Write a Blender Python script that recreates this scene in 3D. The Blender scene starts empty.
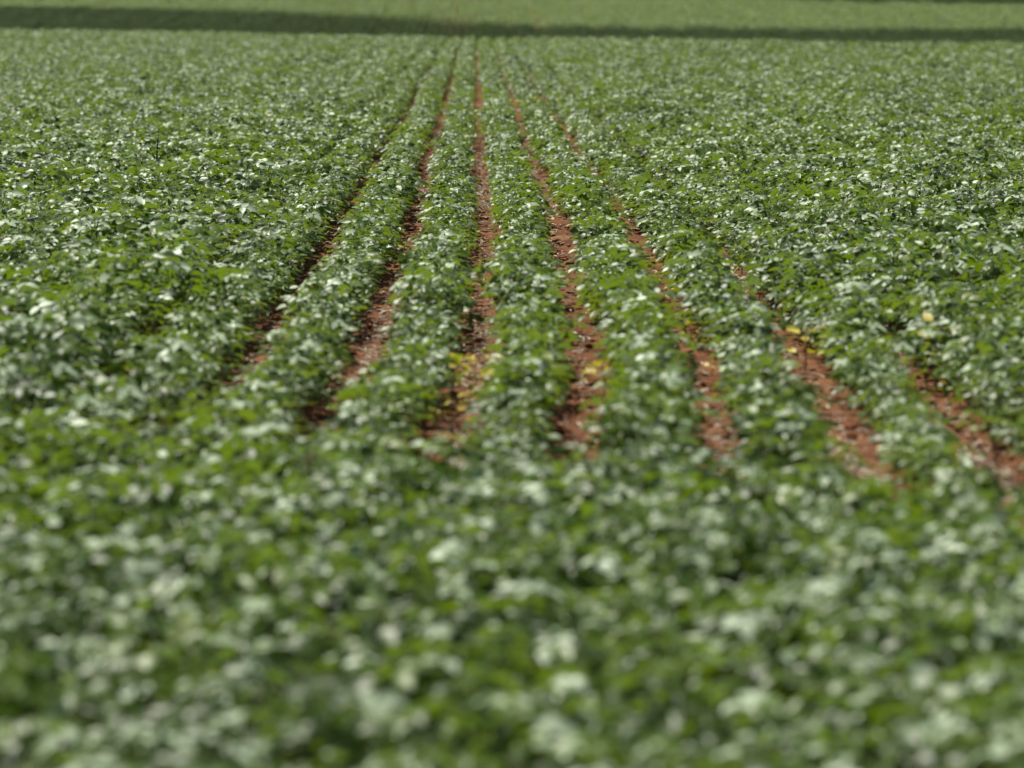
import bpy, bmesh, math, random
from mathutils import Vector, Matrix, Euler, noise

random.seed(7)
R = math.radians
scene = bpy.context.scene
col = scene.collection

# ------------------------------------------------------------------ helpers
def link(o, parent=None):
    col.objects.link(o)
    if parent is not None:
        o.parent = parent
    return o

def tag(o, label=None, cat=None, group=None, kind=None):
    if label: o['label'] = label
    if cat: o['category'] = cat
    if group: o['group'] = group
    if kind: o['kind'] = kind
    return o

def mesh_from(name, verts, faces, mats, mat_idx=None, lr=None, smooth=True):
    me = bpy.data.meshes.new(name)
    me.from_pydata(verts, [], faces)
    for m in mats: me.materials.append(m)
    if mat_idx: me.polygons.foreach_set('material_index', mat_idx)
    if smooth: me.polygons.foreach_set('use_smooth', [True]*len(me.polygons))
    if lr is not None:
        a = me.attributes.new('lr', 'FLOAT', 'POINT')
        a.data.foreach_set('value', lr)
    me.update()
    return me

class MB:
    """collects vertices / faces / a random value per leaf"""
    def __init__(s): s.v=[]; s.f=[]; s.m=[]; s.lr=[]
    def add(s, vs, fs, mi=0, lr=0.5):
        b=len(s.v); s.v += [tuple(x) for x in vs]; s.lr += [lr]*len(vs)
        s.f += [tuple(i+b for i in f) for f in fs]; s.m += [mi]*len(fs)
    def tube(s, pts, r0, r1, mi=0, n=4, lr=.5):
        vs=[]; fs=[]
        K=len(pts)
        for i,p in enumerate(pts):
            d=(pts[min(i+1,K-1)]-pts[max(i-1,0)]).normalized()
            u=d.orthogonal().normalized(); w=d.cross(u)
            r=r0+(r1-r0)*i/(K-1)
            for k in range(n):
                a=2*math.pi*k/n
                vs.append(p+u*(r*math.cos(a))+w*(r*math.sin(a)))
        for i in range(K-1):
            for k in range(n):
                fs.append((i*n+k,i*n+(k+1)%n,(i+1)*n+(k+1)%n,(i+1)*n+k))
        fs.append(tuple((K-1)*n+k for k in range(n)))
        s.add(vs,fs,mi,lr)
    def mesh(s, name, mats, smooth=True): return mesh_from(name, s.v, s.f, mats, s.m, s.lr, smooth)

# ------------------------------------------------------------------ camera numbers
LENS = 160.0
F = 1024*LENS/36.0            # focal length in pixels
CAMH = 1.78                   # above the furrow soil
VX, VY = 478.0, -5.0          # where the rows would meet in the photograph
def soil_at(px, py):          # furrow soil seen at a pixel
    Y = F*CAMH/(py-VY)
    return (px-VX)/F*Y, Y

# ------------------------------------------------------------------ terrain
def wander(Y):                # the planter drove slightly off straight
    K=[(13,-.32),(15.5,-.20),(17.3,-.09),(18.3,-.03),(19.6,0),(23.5,.01),(29.5,.056),(39.5,.045),(77,.03),(120,0),(400,0)]
    for (a,p),(b,q) in zip(K,K[1:]):
        if Y<b:
            t=max(0,(Y-a)/(b-a)); t=t*t*(3-2*t); return p+(q-p)*t+.006*math.sin(Y*.9)
    return 0.
def crest(X):
    return 148.0 - 1.6*X + 1.5*math.sin(X*.35) 
def smooth(a,b,t):
    t=max(0,min(1,(t-a)/(b-a))); return t*t*(3-2*t)
def terrain(X, Y):
    c = crest(max(-60,min(60,X)))
    z = 0.0
    d = Y-c
    if d>0:
        z -= .00045*min(d,40)**2 + max(0,d-40)*.036*(1-smooth(60,110,d))
    # far slope
    z += -.6*smooth(0,60,d)
    e = Y-285
    if e>0: z += .027*min(e,420) + .014*max(0,min(e-420,1500))
    z += .03*noise.noise(Vector((X*.05,Y*.05,3.1)))*smooth(10,40,Y)
    return z
def headland(X):              # where the crosswise rows of the front end
    return 14.8 - .65*X - 1.15*max(0,X-.95) + .06*math.sin(X*3)
SP = .5

# ------------------------------------------------------------------ materials
def new_mat(name):
    m=bpy.data.materials.new(name); m.use_nodes=True
    nt=m.node_tree; nt.nodes.clear()
    return m, nt, nt.nodes.new, nt.links.new

def ramp(nt, stops):
    r=nt.nodes.new('ShaderNodeValToRGB'); e=r.color_ramp.elements
    while len(e)>1: e.remove(e[-1])
    e[0].position=stops[0][0]; e[0].color=(*stops[0][1],1)
    for p,c in stops[1:]:
        x=e.new(p); x.color=(*c,1)
    return r

def leaf_material(name, top, under, trans, rough=.36, tfac=.28, spec=.5, sheen=.0):
    m,nt,N,L=new_mat(name)
    at=N('ShaderNodeAttribute'); at.attribute_name='lr'
    oi=N('ShaderNodeObjectInfo')
    ad=N('ShaderNodeMath'); ad.operation='ADD'
    mu=N('ShaderNodeMath'); mu.operation='MULTIPLY'; mu.inputs[1].default_value=.62
    L(oi.outputs['Random'],mu.inputs[0])
    L(at.outputs['Fac'],ad.inputs[0]); L(mu.outputs[0],ad.inputs[1])
    fr=N('ShaderNodeMath'); fr.operation='FRACT'; L(ad.outputs[0],fr.inputs[0])
    rt=ramp(nt,top); L(fr.outputs[0],rt.inputs[0])
    # blotches inside a leaf
    tc=N('ShaderNodeTexCoord'); nz=N('ShaderNodeTexNoise'); nz.inputs['Scale'].default_value=55; nz.inputs['Detail'].default_value=2
    L(tc.outputs['Object'],nz.inputs['Vector'])
    hv=N('ShaderNodeHueSaturation')
    mr=N('ShaderNodeMapRange'); mr.inputs[1].default_value=.3; mr.inputs[2].default_value=.7; mr.inputs[3].default_value=.75; mr.inputs[4].default_value=1.25
    L(nz.outputs['Fac'],mr.inputs[0]); L(mr.outputs[0],hv.inputs['Value']); L(rt.outputs[0],hv.inputs['Color'])
    geo=N('ShaderNodeNewGeometry')
    mx=N('ShaderNodeMixRGB'); L(geo.outputs['Backfacing'],mx.inputs[0]); L(hv.outputs[0],mx.inputs[1]); mx.inputs[2].default_value=(*under,1)
    p=N('ShaderNodeBsdfPrincipled'); L(mx.outputs[0],p.inputs['Base Color'])
    p.inputs['Roughness'].default_value=rough
    p.inputs['Specular IOR Level'].default_value=spec
    p.inputs['Specular Tint'].default_value=(.94,1,.88,1)
    if sheen:
        p.inputs['Sheen Weight'].default_value=sheen; p.inputs['Sheen Roughness'].default_value=.45
    bp=N('ShaderNodeBump'); bp.inputs['Strength'].default_value=.25; bp.inputs['Distance'].default_value=.004
    L(nz.outputs['Fac'],bp.inputs['Height']); L(bp.outputs[0],p.inputs['Normal'])
    t=N('ShaderNodeBsdfTranslucent'); t.inputs[0].default_value=(*trans,1)
    ms=N('ShaderNodeMixShader'); ms.inputs[0].default_value=tfac
    L(p.outputs[0],ms.inputs[1]); L(t.outputs[0],ms.inputs[2])
    o=N('ShaderNodeOutputMaterial'); L(ms.outputs[0],o.inputs[0])
    return m

LEAF = leaf_material('soybean_leaf',
    [(0,(.010,.026,.001)),(.3,(.025,.056,.002)),(.6,(.050,.100,.003)),(.88,(.096,.160,.007)),(1,(.15,.19,.012))],
    (.43,.53,.35),(.22,.34,.004), rough=.42, tfac=.27, spec=.27)  # pale underside colour, brightened further so turned leaves carry painted highlights
STEM = leaf_material('soybean_stem',[(0,(.07,.11,.03)),(1,(.12,.13,.05))],(.1,.12,.04),(.1,.15,.03),rough=.6,tfac=.05)
YELLOW = leaf_material('yellow_leaf',[(0,(.56,.52,.025)),(.3,(.64,.54,.03)),(.6,(.48,.36,.04)),(1,(.34,.38,.03))],(.58,.52,.05),(.50,.46,.03),rough=.5,tfac=.35)
STRAWY = leaf_material('straw_stem',[(0,(.30,.20,.07)),(1,(.42,.30,.10))],(.3,.22,.1),(.3,.2,.08),rough=.7,tfac=.05)
DARKG = leaf_material('dark_grass_blade',[(0,(.02,.03,.02)),(1,(.03,.045,.025))],(.03,.04,.03),(.03,.05,.02),rough=.5,tfac=.1)
PALE = leaf_material('dry_leaf',[(0,(.50,.42,.28)),(1,(.58,.50,.33))],(.5,.42,.3),(.5,.4,.25),rough=.6,tfac=.2)

# soil
SOIL,nt,N,L=new_mat('red_soil')
tc=N('ShaderNodeTexCoord')
n1=N('ShaderNodeTexNoise'); n1.inputs['Scale'].default_value=2.3; n1.inputs['Detail'].default_value=6; L(tc.outputs['Object'],n1.inputs['Vector'])
n2=N('ShaderNodeTexNoise'); n2.inputs['Scale'].default_value=38; n2.inputs['Detail'].default_value=5; L(tc.outputs['Object'],n2.inputs['Vector'])
r1=ramp(nt,[(.3,(.080,.031,.011)),(.5,(.160,.058,.019)),(.72,(.24,.115,.050))]); L(n1.outputs['Fac'],r1.inputs[0])
r2=ramp(nt,[(.3,(.55,.55,.55)),(.7,(1.25,1.2,1.15))]); L(n2.outputs['Fac'],r2.inputs[0])
mm=N('ShaderNodeMixRGB'); mm.blend_type='MULTIPLY'; mm.inputs[0].default_value=1; L(r1.outputs[0],mm.inputs[1]); L(r2.outputs[0],mm.inputs[2])
# beyond the planted strips the land is under the same crop: greener ground
sx=N('ShaderNodeSeparateXYZ'); L(tc.outputs['Object'],sx.inputs[0])
mr=N('ShaderNodeMapRange'); mr.inputs[1].default_value=540; mr.inputs[2].default_value=640; L(sx.outputs['Y'],mr.inputs[0])
mg=N('ShaderNodeMixRGB'); L(mr.outputs[0],mg.inputs[0]); L(mm.outputs[0],mg.inputs[1]); mg.inputs[2].default_value=(.06,.10,.035,1)
p=N('ShaderNodeBsdfPrincipled'); L(mg.outputs[0],p.inputs['Base Color']); p.inputs['Roughness'].default_value=.9; p.inputs['Specular IOR Level'].default_value=.2
bp=N('ShaderNodeBump'); bp.inputs['Strength'].default_value=.9; bp.inputs['Distance'].default_value=.03; L(n2.outputs['Fac'],bp.inputs['Height']); L(bp.outputs[0],p.inputs['Normal'])
o=N('ShaderNodeOutputMaterial'); L(p.outputs[0],o.inputs[0])

def plain(name, c, rough=.9, var=.3, scale=30):
    m,nt,N,L=new_mat(name)
    oi=N('ShaderNodeTexCoord'); nz=N('ShaderNodeTexNoise'); nz.inputs['Scale'].default_value=scale; L(oi.outputs['Object'],nz.inputs['Vector'])
    r=ramp(nt,[(.3,tuple(x*(1-var) for x in c)),(.7,tuple(x*(1+var) for x in c))]); L(nz.outputs['Fac'],r.inputs[0])
    p=N('ShaderNodeBsdfPrincipled'); L(r.outputs[0],p.inputs['Base Color']); p.inputs['Roughness'].default_value=rough; p.inputs['Specular IOR Level'].default_value=.25
    o=N('ShaderNodeOutputMaterial'); L(p.outputs[0],o.inputs[0])
    return m
STRAW = plain('dry_straw',(.60,.52,.41),.7,.45,6)
CLOD = plain('soil_clod',(.19,.072,.028),.95,.4,9)

# ------------------------------------------------------------------ ground sheet
def lin(a,b,s):
    n=max(1,int(round((b-a)/s))); return [a+(b-a)*i/n for i in range(n)]
xs = [-2600,-1200,-600,-300,-180]+lin(-120,-40,5)+lin(-40,-8,1.5)+lin(-8,-2.6,.25)+lin(-2.6,3.4,.045)+lin(3.4,8,.25)+lin(8,40,1.5)+lin(40,121,5)+[180,300,600,1200,2600]
ys = [-60,-20,0,4]+lin(7,14,.2)+lin(14,40,.05)+lin(40,90,.25)+lin(90,240,1)+lin(240,700,6)+[760,900,1100,1400,1900,2600,3500]
v=[];f=[]
for Y in ys:
    for X in xs:
        z=terrain(X,Y)
        if -3<X<3.6 and 12<Y<45:
            q=Vector((X,Y,0))
            z+=.012*noise.noise(q*7)+.010*noise.noise(q*19)+.02*noise.noise(q*2.1)
        v.append((X,Y,z))
W=len(xs)
for j in range(len(ys)-1):
    for i in range(W-1):
        f.append((j*W+i,j*W+i+1,(j+1)*W+i+1,(j+1)*W+i))
g=link(bpy.data.objects.new('ground',mesh_from('ground',v,f,[SOIL])))
tag(g,'red brown soil showing in bare furrows between the crop rows','ground',kind='structure')

# ------------------------------------------------------------------ soybean plants
LEAFLET=None
def leaflet(mb, base, direction, normal, length, width, lr, rnd, turned=False):
    """one ovate leaflet: folded along its midrib, tip drooping, edge a little wavy"""
    d=direction.normalized(); n=(normal-d*normal.dot(d)).normalized(); s=d.cross(n)
    prof=[(0,.10),(.16,.74),(.40,1.0),(.68,.78),(.88,.36),(1,.03)]
    fold=rnd.uniform(.05,.34); droop=rnd.uniform(.0,.38); twist=rnd.uniform(-.35,.35)
    vs=[]
    for t,w in prof:
        c=base+d*(t*length)-n*(droop*length*t*t)
        hw=.5*width*w
        wav=rnd.uniform(-.05,.05)*width
        a=twist*t
        ss=(s*math.cos(a)+n*math.sin(a))
        vs += [c-ss*hw+n*(hw*fold+wav), c, c+ss*hw+n*(hw*fold-wav)]
    fs=[]
    for i in range(len(prof)-1):
        for k in range(2):
            q=(i*3+k,i*3+k+1,(i+1)*3+k+1,(i+1)*3+k); fs.append(q[::-1] if turned else q)
    mb.add(vs,fs,0,lr)

def soy_parts(seed, detail=True):
    rnd=random.Random(seed)
    fo=MB(); st=MB()
    H=rnd.uniform(.16,.23)
    lean=Vector((rnd.uniform(-.05,.05),rnd.uniform(-.05,.05),0))
    def axis(t): return Vector((0,0,H*t))+lean*t*t
    st.tube([axis(t)-Vector((0,0,.02 if t==0 else 0)) for t in (0,.35,.7,1)],.004,.002,0,4)
    nodes=rnd.choice((14,15,15,16))
    a0=rnd.uniform(0,6.28)
    for k in range(nodes):
        t=.22+.78*(k/(nodes-1))
        b=axis(t)
        az=a0+k*2.4+rnd.uniform(-.5,.5)
        up=rnd.uniform(.7,1.5)+(.4 if t>.8 else 0)
        pl=rnd.uniform(.07,.125)*(1.05-.45*max(0,t-.7)/.3)
        pd=Vector((math.cos(az),math.sin(az),up)).normalized()
        e=b+pd*pl
        mid=b+pd*pl*.5+Vector((0,0,.012))
        st.tube([b,mid,e],.0018,.0012,0,3)
        size=rnd.uniform(.029,.049)*(1.0 if t<.85 else .78)
        tilt=rnd.gauss(0,.38)
        # trifoliate plane: roughly level, tipped at random (wind turns some over)
        nrm=Vector((rnd.gauss(0,.31),rnd.gauss(0,.31),1)).normalized()
        turned=rnd.random()<(.03 if t<.6 else .18)     # pale underside shown upwards, its brightness standing in for sunlit highlights
        out=Vector((math.cos(az+tilt),math.sin(az+tilt),rnd.uniform(-.35,.25))).normalized()
        side=out.cross(nrm).normalized()
        lr=rnd.random()
        leaflet(fo,e+out*.018,out,nrm,size*1.25,size*.76,min(.99,max(0,lr*.38+rnd.uniform(-.03,.03))),rnd,turned)
        for sg in (-1,1):
            n2=(nrm+Vector((rnd.gauss(0,.28),rnd.gauss(0,.28),0))+side*sg*rnd.uniform(0,.35)).normalized()
            leaflet(fo,e,(out*.35+side*sg).normalized(),n2,size*1.12,size*.72,min(.99,max(0,lr*.38+rnd.uniform(-.03,.03))),rnd,turned if rnd.random()<.8 else not turned and rnd.random()<.2)
    # two soft folded leaves at the tip
    for k in range(2):
        az=rnd.uniform(0,6.28)
        leaflet(fo,axis(1.0),Vector((math.cos(az),math.sin(az),.8)),Vector((-math.cos(az),-math.sin(az),1)),.035,.022,.37,rnd)
    return fo,st

NV=14
fol_me=[];stem_me=[];joined=[]
src=bpy.data.collections.new('plant_sources')     # kept out of the scene: only the crop points draw it
for i in range(NV):
    fo,st=soy_parts(100+i)
    fol_me.append(fo.mesh('foliage',[LEAF])); stem_me.append(st.mesh('stem',[STEM]))
    b=MB(); b.add(fo.v,fo.f,0); b.lr=list(fo.lr); b.add(st.v,st.f,1)
    ob=bpy.data.objects.new('crop_plant',b.mesh('crop_plant',[LEAF,STEM])); src.objects.link(ob); joined.append((fo,st))

# a two metre length of row for the distance
srcfar=bpy.data.collections.new('row_sources')
for i in range(6):
    rnd=random.Random(900+i); b=MB()
    for k in range(22):
        fo,_=joined[rnd.randrange(NV)]
        a=rnd.uniform(0,6.28); s=rnd.uniform(.85,1.15)
        M=Matrix.Translation((rnd.gauss(0,.03),-1+2*k/22+rnd.uniform(-.03,.03),0))@Matrix.Rotation(a,4,'Z')@Matrix.Diagonal((s,s,s,1))
        n0=len(b.v)
        b.v+=[tuple(M@Vector(p)) for p in fo.v]; b.lr+=fo.lr
        b.f+=[tuple(j+n0 for j in q) for q in fo.f]; b.m+=[0]*len(fo.f)
    srcfar.objects.link(bpy.data.objects.new('row_length',b.mesh('row_length',[LEAF])))

# scattering rule -------------------------------------------------------------
def gapfill(X,Y):             # how strongly the rows have closed over the furrows (plant size)
    s=1.12-.06*math.exp(-((X+.5)/.35)**2)*(1-smooth(50,80,Y))-.02*math.exp(-((X+1.1)/.25)**2)-.05*(1-smooth(19,27,Y))*smooth(-1.2,-.9,X)*(1-smooth(2.3,2.6,X))+.06*smooth(70,120,Y)+.22*noise.noise(Vector((X*.9,Y*.22,0)))+.22*noise.noise(Vector((X*3,Y*.9,5)))
    if 1:
        w=1-.55*smooth(40,80,Y)
        s+= .24*w*smooth(1.1,1.8,-X) + .04*w*smooth(.2,.9,-X)
        s+= .20*w*smooth(2.0,2.4,X) + .12*w*smooth(1.5,1.9,X)*smooth(21,28,Y)*(1-smooth(2.0,2.4,X))
        s-= .12*smooth(1.1,1.3,X)*(1-smooth(2.3,2.6,X))*(1-smooth(17,21,Y))
    return s

def closed(X,Y):              # 1 where neighbouring rows have grown into one canopy
    c=max(smooth(1.2,1.85,-X), smooth(1.9,2.4,X), smooth(1.6,2.0,X)*smooth(20,27,Y))
    return c*(1-.7*smooth(45,85,Y))
front=[]; mid=[]
rnd=random.Random(42)
vis=lambda X,Y,mg: abs(X-(512-VX)/F*Y) < .1126*Y+mg
# crosswise rows of the headland: parallel to its slanting edge
slope=-1.25
sec=math.sqrt(1+slope*slope)
k=0; 
while True:
    Y0=-.12-k*SP*.95
    k+=1
    if Y0<-9.5: break
    X=-5.0
    while X<5.0:
        X+=rnd.uniform(.05,.09)/sec*1.25
        Y=Y0+headland(X)+rnd.gauss(0,.05)
        if Y<7.2 or not vis(X,Y,.7): continue
        front.append((X,Y,rnd.uniform(1.05,1.4)))
# lengthwise rows
def rows(Ymin,Ymax,step,mg,out,sfun):
    half=.125*Ymax+mg
    n=int(half/SP)+1
    for r in range(-n,n+1):
        Xr=(r+.5)*SP
        Y=Ymin
        while Y<Ymax:
            Y+=step*rnd.uniform(.7,1.3)
            X=Xr+wander(Y)+rnd.gauss(0,.036+.085*closed(Xr,Y))
            if not vis(X,Y,mg): continue
            if Y<headland(X)+.25: continue
            if Y>crest(X)+45: continue
            if rnd.random()<.03: continue
            out.append((X,Y,sfun(X,Y)*rnd.uniform(.76,1.2)))
rows(9,75,.078,1.2,mid,gapfill)
mid2=[]
rows(75,250,.085,1.5,mid2,lambda X,Y:1.02*gapfill(X,Y))

# the three hundred plants that show largest: nearest and inside the frame
cx=(512-VX)/F
def infr(X,Y): 
    py=VY+F*(CAMH-.22)/Y
    return abs(X-cx*Y)<.1126*Y+.06 and py<768+25
cand=sorted([q for q in front if infr(q[0],q[1])],key=lambda q:q[1])
near=cand[:300]; nearset=set(near)
rest=[q for q in front if q not in nearset]

def lean(ax,ay,rz):           # turn the plant, then let the wind tip it
    return tuple((Matrix.Rotation(ay,3,'Y')@Matrix.Rotation(ax,3,'X')@Matrix.Rotation(rz,3,'Z')).to_euler())
def wind(X,Y):
    p=noise.noise(Vector((X*.7,Y*.24,21))); q=noise.noise(Vector((X*.7,Y*.24,47)))
    return (.10+.36*p+.16*noise.noise(Vector((X*2.6,Y*1.0,33))), -.08+.40*q)
def anyrot(q):
    a,b=wind(q[0],q[1])
    return lean(rnd.gauss(a,.09),rnd.gauss(b,.09),rnd.uniform(0,6.28))
proto=[]
def soybean(i):
    root=bpy.data.objects.new('soybean_plant',None); link(root); root.empty_display_size=.1
    link(bpy.data.objects.new('foliage',fol_me[i]),root); link(bpy.data.objects.new('stem',stem_me[i]),root)
    tag(root,'large blurred green soybean plant with broad leaves in the front rows nearest the camera','soybean plant','soybean plants of the nearest rows')
    return root
def copy_thing(o):
    c=o.copy(); col.objects.link(c)
    for ch in o.children:
        d=ch.copy(); col.objects.link(d); d.parent=c
    return c
for j,(X,Y,s) in enumerate(near):
    if j<NV: o=soybean(j); proto.append(o)
    else: o=copy_thing(proto[j%NV])
    o.location=(X,Y,terrain(X,Y)); o.scale=(s,s,s*rnd.uniform(.95,1.1))
    o.rotation_euler=anyrot((X,Y))

# the rest of the crop: one object
def crop_object(name, pts, collection, nvar, label, rot):
    me=bpy.data.meshes.new(name)
    me.from_pydata([(X,Y,terrain(X,Y)) for X,Y,s in pts],[],[])
    a=me.attributes.new('rot','FLOAT_VECTOR','POINT'); a.data.foreach_set('vector',[c for q in pts for c in rot(q)])
    a=me.attributes.new('scl','FLOAT','POINT'); a.data.foreach_set('value',[q[2] for q in pts])
    a=me.attributes.new('idx','INT','POINT'); a.data.foreach_set('value',[rnd.randrange(nvar) for q in pts])
    o=link(bpy.data.objects.new(name,me)); tag(o,label,'crop',kind='stuff')
    ng=bpy.data.node_groups.new(name,'GeometryNodeTree')
    ng.interface.new_socket('Geometry',in_out='INPUT',socket_type='NodeSocketGeometry')
    ng.interface.new_socket('Geometry',in_out='OUTPUT',socket_type='NodeSocketGeometry')
    N=ng.nodes.new; L=ng.links.new
    gi=N('NodeGroupInput'); go=N('NodeGroupOutput')
    ci=N('GeometryNodeCollectionInfo'); ci.inputs['Collection'].default_value=collection
    ci.inputs['Separate Children'].default_value=True; ci.inputs['Reset Children'].default_value=True
    io=N('GeometryNodeInstanceOnPoints'); io.inputs['Pick Instance'].default_value=True
    L(gi.outputs[0],io.inputs['Points']); L(ci.outputs[0],io.inputs['Instance'])
    for nm,ty,sock in (('rot','FLOAT_VECTOR','Rotation'),('scl','FLOAT','Scale'),('idx','INT','Instance Index')):
        na=N('GeometryNodeInputNamedAttribute'); na.data_type=ty; na.inputs['Name'].default_value=nm
        outp=[x for x in na.outputs if x.enabled and x.name=='Attribute'][0]
        if sock=='Rotation':
            e=N('FunctionNodeEulerToRotation'); L(outp,e.inputs[0]); outp=e.outputs[0]
        L(outp,io.inputs[sock])
    L(io.outputs[0],go.inputs[0])
    md=o.modifiers.new('scatter','NODES'); md.node_group=ng
    return o
crop_object('soybean_crop',rest+mid+mid2,src,NV,'green soybean crop standing in long rows up to the crest of the field',anyrot)
far=[]
Y=262.0
for r in range(-170,171):
    X0=(r+.5)*SP; rs=.16*rnd.gauss(0,1)+.22*noise.noise(Vector((r*.31,7,1)))
    Y=250+rnd.uniform(0,2)
    while Y<640:
        Y+=1.9
        if vis(X0,Y,3): far.append((X0+rnd.gauss(0,.05),Y,max(1.05,1.16+rs+.3*noise.noise(Vector((X0*.2,Y*.05,8))))*rnd.uniform(.85,1.3)))
crop_object('distant_crop',far,srcfar,6,'distant soybean rows on the slope beyond the crest, partly in cloud shade',lambda q:lean(0,-.1,rnd.choice((0,math.pi))))

# ------------------------------------------------------------------ litter on the furrows
mb=MB(); rnd=random.Random(5)
for k in range(26000):
    Y=14.5+45*rnd.random()**1.5
    r=rnd.randint(-5,6); X=r*SP+wander(Y)+rnd.gauss(0,.055)
    if Y<headland(X)-.6: continue
    dens=.25+1.5*max(0,noise.noise(Vector((X*.6,Y*.16,2)))+.15)
    if rnd.random()>dens: continue
    a=rnd.uniform(0,math.pi); l=rnd.uniform(.015,.085); w=rnd.uniform(.003,.010)
    z=terrain(X,Y)+rnd.uniform(.008,.026)
    dv=Vector((math.cos(a),math.sin(a),rnd.uniform(-.25,.25)))*l*.5
    c=Vector((X,Y,z)); 
    mb.tube([c-dv,c+Vector((0,0,rnd.uniform(0,.006))),c+dv],w*.5,w*.35,0,4,rnd.random())
o=link(bpy.data.objects.new('straw_litter',mb.mesh('straw_litter',[STRAW])))
tag(o,'pale dry straw scraps scattered over the red furrow soil','straw litter',kind='stuff')

mb=MB()
ico=bmesh.new(); bmesh.ops.create_icosphere(ico,subdivisions=1,radius=1); iv=[x.co.copy() for x in ico.verts]; ifc=[[y.index for y in x.verts] for x in ico.faces]; ico.free()
for k in range(9000):
    Y=13.5+45*rnd.random()**1.7
    r=rnd.randint(-5,6); X=r*SP+wander(Y)+rnd.gauss(0,.065)
    if Y<headland(X)-.8: continue
    s=rnd.uniform(.006,.022) if rnd.random()<.9 else rnd.uniform(.02,.035)
    z=terrain(X,Y)+s*.35
    mb.add([Vector((X,Y,z))+Vector((p.x*s*rnd.uniform(.7,1.2),p.y*s*rnd.uniform(.7,1.2),p.z*s*.7*rnd.uniform(.6,1.1))) for p in iv],ifc,0)
o=link(bpy.data.objects.new('soil_clods',mb.mesh('soil_clods',[CLOD],False)))
tag(o,'crumbly red soil clods lying along the furrows','soil clods',kind='stuff')

# ------------------------------------------------------------------ single plants standing in the furrows
def blade_mesh(seed, length, width, up, droop, mat, az):
    rnd=random.Random(seed); mb=MB(); n=8; vs=[];fs=[]
    d=Vector((math.cos(az),math.sin(az),0)); s=Vector((-math.sin(az),math.cos(az),0))
    p=Vector((0,0,0)); ang=up
    for i in range(n+1):
        t=i/n
        w=.5*width*min(1,.45+2.2*t)*(1-t**3)+.0006
        nn=-d*math.sin(ang)+Vector((0,0,math.cos(ang)))
        vs+=[p-s*w+nn*w*.3,p.copy(),p+s*w+nn*w*.3]
        p=p+(d*math.cos(ang)+Vector((0,0,math.sin(ang))))*(length/n)
        ang-=droop/n
    for i in range(n):
        for k in range(2): fs.append((i*3+k,i*3+k+1,i*3+k+4,i*3+k+3))
    mb.add(vs,fs,0,rnd.random()*.5)
    return mb.mesh('blade',[mat])
def weed(px,py,label,blades,mat,stem_h=.05,cat='weed',name='yellow_weed',stemmat=None,x=None):
    X,Y=soil_at(px,py)
    root=link(bpy.data.objects.new(name,None)); root.location=(X,Y,terrain(X,Y)); root.empty_display_size=.05
    tag(root,label,cat)
    st=MB(); st.tube([Vector((0,0,-.01)),Vector((.004,0,stem_h*.5)),Vector((0,0,stem_h))],.005,.003,0,6)
    link(bpy.data.objects.new('stem',st.mesh('stem',[stemmat or STRAWY])),root)
    for i,(az,l,w,up,dr,hz) in enumerate(blades):
        b=link(bpy.data.objects.new('blade',blade_mesh(i+int(px*7),l,w,up,dr,mat,az)),root)
        b.location=(0,0,stem_h*hz)
    return root
def leafy(px,py,label,n,spread,mat,h=.1,size=.05,cat='weed',name='yellow_seedling'):
    X,Y=soil_at(px,py); rnd=random.Random(int(px*13+py))
    root=link(bpy.data.objects.new(name,None)); root.location=(X,Y,terrain(X,Y)); root.empty_display_size=.05
    tag(root,label,cat)
    st=MB(); st.tube([Vector((0,0,-.01)),Vector((.006,0,h*.5)),Vector((0,.004,h))],.004,.002,0,5)
    link(bpy.data.objects.new('stem',st.mesh('stem',[STRAWY])),root)
    for i in range(n):
        az=i*2.4+rnd.uniform(-.4,.4); t=.3+.7*i/max(1,n-1)
        mb=MB(); b=Vector((0,0,h*t)); o_=Vector((math.cos(az),math.sin(az),rnd.uniform(-.1,.6)))
        e=b+o_.normalized()*spread*rnd.uniform(.35,.7)
        mb.tube([b,(b+e)/2+Vector((0,0,.005)),e],.0015,.001,0,3)
        leaflet(mb,e,o_,Vector((rnd.gauss(0,.3),-.35+rnd.gauss(0,.3),1)),size*rnd.uniform(.8,1.2),size*.62,rnd.random()*.5,rnd)
        link(bpy.data.objects.new('leaf',mb.mesh('leaf',[mat])),root)
    return root
leafy(474,398,'bright yellow seedling filling the central furrow',22,.13,YELLOW,.17,.08)
leafy(452,430,'dull yellow seedling at the near end of the central furrow',9,.09,YELLOW,.12,.07)
leafy(604,396,'yellow seedling in the furrow just right of centre',18,.12,YELLOW,.12,.07)
weed(733,284,'grass weed with a tall arching yellow blade',[(.1,.20,.018,1.35,2.2,1),(2.6,.09,.014,1.0,1.4,.6),(3.6,.10,.014,.7,1.0,.5),(.4,.10,.016,.5,.8,.3),(-.5,.11,.016,.6,1.0,.4),(5.2,.07,.014,.9,1.1,.5)],YELLOW,.04,name='yellow_grass_weed')
leafy(691,347,'small yellow brown seedling in the second furrow right of centre',8,.07,YELLOW,.09,.06)
leafy(712,374,'withered yellow seedling among straw in the second furrow right of centre',4,.05,YELLOW,.05,.04)
leafy(806,374,'yellow seedling at the far end of the third furrow right of centre',14,.10,YELLOW,.22,.075)
leafy(940,388,'wide yellow green seedling beside the rightmost furrow',16,.15,YELLOW,.27,.075)
leafy(664,302,'small dull yellow seedling at the upper part of the second furrow right of centre',6,.07,YELLOW,.08,.05)
leafy(770,318,'low yellow green seedling below the arching grass weed',6,.07,YELLOW,.08,.05)
leafy(955,400,'dull yellow seedling lying low in the rightmost furrow',7,.08,YELLOW,.07,.06)
leafy(546,236,'small yellow seedling high up the furrow just right of centre',6,.08,YELLOW,.12,.05)
leafy(408,266,'olive yellow seedling in the furrow just left of centre',6,.08,YELLOW,.12,.06)
leafy(527,122,'small far yellow seedling near the top of the field',6,.14,YELLOW,.3,.09)
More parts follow.
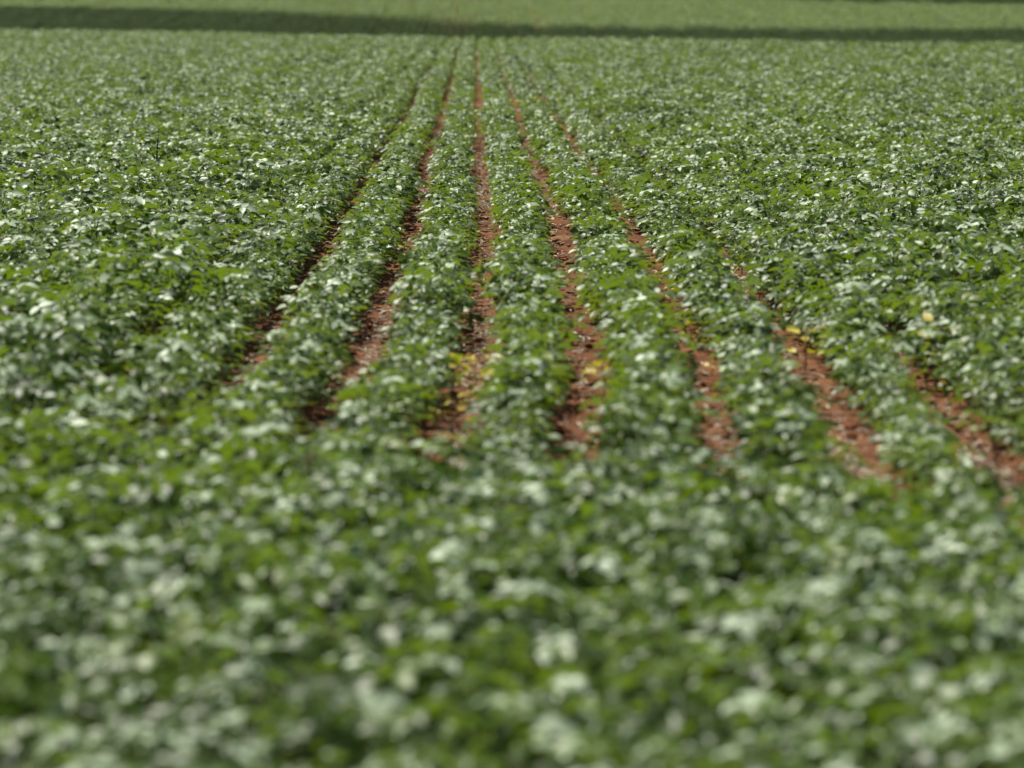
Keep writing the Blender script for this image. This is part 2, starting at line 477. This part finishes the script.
leafy(482,118,'tiny ochre seedling far up the central furrow',6,.10,YELLOW,.2,.08)
leafy(338,418,'pale dry straw coloured plant at the near end of the left furrow',5,.06,PALE,.12,.055,'dry plant','dry_plant')
weed(157,200,'dark upright grass tuft standing above the pale crop on the left',[(.2,.30,.016,1.2,.7,1),(2.8,.26,.016,1.25,.8,1),(1.4,.32,.016,1.45,.4,1),(4.2,.24,.016,1.2,.7,1),(5.4,.22,.016,1.1,.9,1)],DARKG,.30,'grass tuft','dark_grass_tuft',DARKG)

# ------------------------------------------------------------------ sky, sun, clouds
EL, AZ = 61.0, -38.0           # sun height, and its bearing from the view direction (left of it)
sv=Vector((math.sin(R(AZ))*math.cos(R(EL)),math.cos(R(AZ))*math.cos(R(EL)),math.sin(R(EL))))
sun=bpy.data.lights.new('sun','SUN'); sun.energy=5.0; sun.angle=R(.53); sun.color=(1,.96,.86)
so=link(bpy.data.objects.new('sun',sun)); so.rotation_euler=(-sv).to_track_quat('-Z','Y').to_euler(); so.location=(0,0,60)
w=bpy.data.worlds.new('World'); scene.world=w; w.use_nodes=True
nt=w.node_tree; nt.nodes.clear()
sk=nt.nodes.new('ShaderNodeTexSky'); sk.sky_type='NISHITA'; sk.sun_disc=False; sk.sun_elevation=R(EL); sk.sun_rotation=R(AZ)
bg=nt.nodes.new('ShaderNodeBackground'); bg.inputs[1].default_value=.05
ow=nt.nodes.new('ShaderNodeOutputWorld'); nt.links.new(sk.outputs[0],bg.inputs[0]); nt.links.new(bg.outputs[0],ow.inputs[0])

CL,nt,N,L=new_mat('cloud_white')
p=N('ShaderNodeBsdfPrincipled'); p.inputs['Base Color'].default_value=(.85,.86,.88,1); p.inputs['Roughness'].default_value=1; p.inputs['Specular IOR Level'].default_value=0
tr=N('ShaderNodeBsdfTransparent'); mx=N('ShaderNodeMixShader'); mx.inputs[0].default_value=.52   # thin fair-weather cloud lets part of the sun through
L(tr.outputs[0],mx.inputs[1]); L(p.outputs[0],mx.inputs[2]); o=N('ShaderNodeOutputMaterial'); L(mx.outputs[0],o.inputs[0])
def cloud(shadow_poly, label, seed, alt=900):
    """a flat based cloud; shadow_poly lists where its shade falls on the land (x, near y, far y)"""
    rnd=random.Random(seed); mb=MB(); off=sv*(alt/sv.z)
    n=len(shadow_poly); top=[];bot=[]
    M=14
    for i,(x,y0,y1) in enumerate(shadow_poly):
        for j in range(M+1):
            t=j/M; e=math.sin(math.pi*t)**.6*math.sin(math.pi*min(1,max(0,i/(n-1))))**.4
            jx=rnd.gauss(0,1.5); 
            y=y0+(y1-y0)*t
            bot.append(Vector((x+jx,y+rnd.gauss(0,.8),0))+off)
            top.append(Vector((x+jx,y,1+24*e*(.7+.6*abs(noise.noise(Vector((x*.05,y*.05,seed)))))))+off)
    vs=bot+top; B=len(bot); fs=[]
    id_=lambda i,j:i*(M+1)+j
    for i in range(n-1):
        for j in range(M):
            fs.append((id_(i,j),id_(i,j+1),id_(i+1,j+1),id_(i+1,j)))
            fs.append((B+id_(i,j),B+id_(i+1,j),B+id_(i+1,j+1),B+id_(i,j+1)))
    for i in range(n-1):
        for j in (0,M): fs.append((id_(i,j),id_(i+1,j),B+id_(i+1,j),B+id_(i,j)))
    for i in (0,n-1):
        for j in range(M): fs.append((id_(i,j),id_(i,j+1),B+id_(i,j+1),B+id_(i,j)))
    mb.add(vs,fs,0)
    o=link(bpy.data.objects.new('cloud',mb.mesh('cloud',[CL]))); tag(o,label,'cloud',kind='structure')
    return o
def far_y(px,py):             # where a pixel ray meets the far slope
    lo,hi=290.,640.
    for _ in range(40):
        m=(lo+hi)/2; X=(px-VX)/F*m
        zr=CAMH-(py-VY)/F*m
        if terrain(X,m)+.2<zr: lo=m
        else: hi=m
    return lo
edge=[(-260,9),(-120,9),(0,8.5),(100,9),(200,11),(300,14),(370,18),(430,22),(480,26),(560,28),(640,29),(720,30),(800,30.5),(900,30.5),(1024,30.5),(1150,31),(1280,31)]
poly=[]
for px,py in edge:
    yy=far_y(px,py); poly.append(((px-VX)/F*yy,262,yy))
cloud(poly,'long thin white cloud shading the foot of the far slope',3)
edge2=[(800,1,-2),(830,3,-6),(880,4,-10),(960,5,-10),(1060,5,-10),(1200,6,-8)]
poly=[]
for px,a,b in edge2:
    y0=far_y(px,a); y1=y0+ (far_y(px,0)-far_y(px,6))*.9
    poly.append(((px-VX)/F*y0,y0,y1+4))
cloud(poly,'smaller white cloud shading the upper right of the far slope',4)

# ------------------------------------------------------------------ camera
cam=bpy.data.cameras.new('camera'); cam.lens=LENS; cam.sensor_width=36; cam.clip_start=.1; cam.clip_end=9000
co=link(bpy.data.objects.new('camera',cam)); co.location=(0,0,CAMH)
pitch=math.atan((384-VY)/F); yaw=math.atan((512-VX)/F)
co.rotation_euler=(math.pi/2-pitch,0,-yaw)
cam.dof.use_dof=True
cam.dof.focus_distance=F*(CAMH-.2)/(212-VY)
cam.dof.aperture_fstop=3.2; cam.dof.aperture_blades=9
scene.camera=co

# ------------------------------------------------------------------ render look
scene.render.engine='CYCLES'
scene.cycles.use_denoising=True
scene.cycles.max_bounces=6; scene.cycles.transparent_max_bounces=8
scene.cycles.transmission_bounces=4; scene.cycles.diffuse_bounces=2; scene.cycles.glossy_bounces=2
scene.view_settings.view_transform='Standard'; scene.view_settings.look='None'
scene.view_settings.exposure=.42; scene.view_settings.gamma=1
